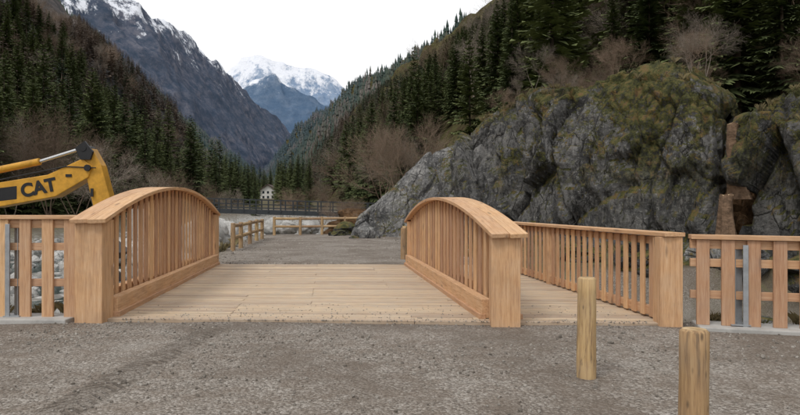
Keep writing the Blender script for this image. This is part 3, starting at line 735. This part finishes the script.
put('shrub',bt[1],-3.2,36.2,gz(-3.2,36.2),.22,0); put('shrub',bt[3],-2.6,36.6,gz(-2.6,36.6),.2,2); put('shrub',bt[1],-3.9,36.9,gz(-3.9,36.9),.2,4)
put('earth_bank',soilb,-2.9,36.4,.2,(1.7,1.3,1.6),.4)
sb=empty('steel_footbridge'); mb=MB()
y=60
def bx(x): return 1.35-(x+19)*.03
mb.board((-25,y,bx(-25)),(-2,y,bx(-2)),(0,1,0),2.4,.45); 
for yy in (y-1.2,y+1.2):
    for q in (.4,.75,1.2): mb.board((-25,yy,bx(-25)+q),(-2,yy,bx(-2)+q),(0,1,0),.09,.10)
    for i in range(20):
        x=-25+23*i/19; mb.board((x,yy,bx(x)),(x,yy,bx(x)+1.25),(1,0,0),.12,.12)
mb.done('truss',[M_DSTEEL],0,sb)
mb=MB(); mb.box((-25.5,y,0),(1.6,3.2,3)); mb.box((-1.6,y,-.3),(1.6,3.2,2.2)); mb.done('abutments',[M_CONC],.02,sb)
h=empty('mountain_house'); mb=MB(); hx,hy,hz=-66,300,gz(-66,300)-.5
mb.prism([(hx-4,hz),(hx+4,hz),(hx+4,hz+5),(hx,hz+7.6),(hx-4,hz+5)],hy,hy+8); mb.done('walls',[M_PLAS],0,h)
mb=MB()
for sd in (-1,1): mb.board((hx+sd*5,hy+4,hz+4.5),(hx+sd*.05,hy+4,hz+7.85),(0,1,0),10,.3)
mb.done('roof',[M_ROOF],0,h)
mb=MB()
for a in (-2.3,0,2.3):
    for q in (1.5,3.9): mb.box((hx+a,hy-.02,hz+q),(1,.1,1.2))
mb.done('windows',[M_GLS],0,h)
# ------------------------------------------------------------ excavator
ex=empty('excavator'); y0=22.2
mb=MB()
boom=[(-19.2,.9),(-17.4,2.5),(-14.8,2.45),(-12.9,2.75),(-11.6,3.35),(-11.25,3.05),(-11.4,2.65),(-12.6,1.95),(-14.8,1.55),(-16.8,1.5),(-18.6,.3)]
mb.prism(boom,y0-.28,y0+.28,0)
mb.done('boom',[M_YEL],.03,ex)
mb=MB()
stick=[(-11.75,3.75),(-11.3,3.72),(-10.95,3.1),(-10.55,1.6),(-10.7,.2),(-11.0,.2),(-11.25,1.6),(-11.55,2.9)]
mb.prism(stick,y0-.22,y0+.22,0); mb.done('stick',[M_YEL],.03,ex)
mb=MB()
mb.prism([(-11.85,3.72),(-11.5,3.98),(-11.2,3.6),(-11.3,3.3),(-11.65,3.3)],y0-.34,y0-.24,0)
mb.tube((-15.9,y0-.05,2.72),(-13.3,y0-.05,3.25),.13,.13,14,mi=2)
mb.tube((-13.3,y0-.05,3.25),(-11.6,y0-.05,3.78),.06,.06,12,mi=1)
mb.tube((-18.5,y0-.5,.6),(-16,y0-.5,1.7),.13,.13,12,mi=0)
for (x,z) in ((-11.4,3.0),(-11.55,3.72),(-15.6,2.0),(-10.9,1.6)): mb.tube((x,y0-.36,z),(x,y0+.36,z),.12,.12,14,mi=0)
mb.tube((-14.9,y0-.3,2.5),(-12.2,y0-.3,3.05),.025,.025,6,mi=0); mb.tube((-12.2,y0-.3,3.05),(-11.1,y0-.3,3.0),.02,.02,6,mi=0)
mb.tube((-16.9,y0-.3,2.35),(-14.9,y0-.3,2.5),.025,.025,6,mi=0)
mb.prism([(-15.2,1.72),(-14.0,1.86),(-14.0,2.34),(-15.2,2.2)],y0-.286,y0-.281,0)
for (x,z,w_,h_) in ((-12.1,2.72,.22,.1),(-11.25,2.1,.1,.3)): mb.box((x,y0-.29,z),(w_,.04,h_),0)
mb.done('hydraulics',[M_BLK,M_CHR,M_YEL],.004,ex)
fc=bpy.data.curves.new('lettering','FONT'); fc.body='CAT'; fc.size=.66; fc.extrude=.006; fc.offset=.026
fo=bpy.data.objects.new('lettering',fc); COL.objects.link(fo); fo.parent=ex; fo.location=(-13.8,y0-.292,1.93); fo.rotation_euler=(math.radians(90),math.radians(-12),0); fo.data.materials.append(M_BLK)
mb=MB()
mb.prism([(-10.2,-.1),(-10.9,.5),(-11.4,.2),(-11.7,-.6),(-11.2,-1.2),(-10.4,-1.2),(-10.6,-.9),(-11.0,-.6)],y0-.6,y0+.6,0)
mb.done('bucket',[M_BLK],.02,ex)
mb=MB()
mb.box((-20.6,y0,.45),(4.2,2.7,.9),0); mb.box((-22,y0,1.2),(1.6,2.6,.8),0); mb.box((-19.3,y0-.85,1.55),(1.5,1.0,1.5),0); mb.box((-19.3,y0-.86,1.6),(1.3,1.05,1.1),1)
mb.box((-20.4,y0-1.05,-.85),(4.4,.6,.9),2); mb.box((-20.4,y0+1.05,-.85),(4.4,.6,.9),2); mb.box((-20.4,y0,-.3),(1.5,1.5,.5),2)
mb.done('body',[M_YEL,M_GLS,M_BLK],.08,ex,seg=3)

# ------------------------------------------------------------ light, world, camera
w=bpy.data.worlds.new('World'); S.world=w; w.use_nodes=True; t=w.node_tree; bg=t.nodes['Background']
sk=t.nodes.new('ShaderNodeTexSky'); sk.sky_type='NISHITA'; sk.sun_disc=False
sd=Vector((-0.45,-0.55,0.95)).normalized()
sk.sun_elevation=math.asin(sd.z); sk.sun_rotation=math.atan2(sd.x,sd.y)%(2*math.pi)
mx=t.nodes.new('ShaderNodeMix'); mx.data_type='RGBA'; mx.inputs[0].default_value=0.9
t.links.new(sk.outputs[0],mx.inputs[6]); mx.inputs[7].default_value=(11.3,11.25,11.2,1)
t.links.new(mx.outputs[2],bg.inputs[0]); bg.inputs[1].default_value=0.1
ld=bpy.data.lights.new('sun','SUN'); ld.energy=1.3; ld.angle=math.radians(16); ld.color=(1,.95,.88)
lo=bpy.data.objects.new('sun',ld); COL.objects.link(lo); lo.rotation_euler=(-sd).to_track_quat('-Z','Y').to_euler()
cd=bpy.data.cameras.new('camera'); cd.lens=27; cd.sensor_width=36; cd.clip_end=20000; cd.clip_start=.1
co=bpy.data.objects.new('camera',cd); COL.objects.link(co); co.location=(0,0,1.5); co.rotation_euler=(math.radians(90.14),0,0); S.camera=co
S.view_settings.view_transform='Standard'; S.view_settings.look='None'; S.view_settings.exposure=0
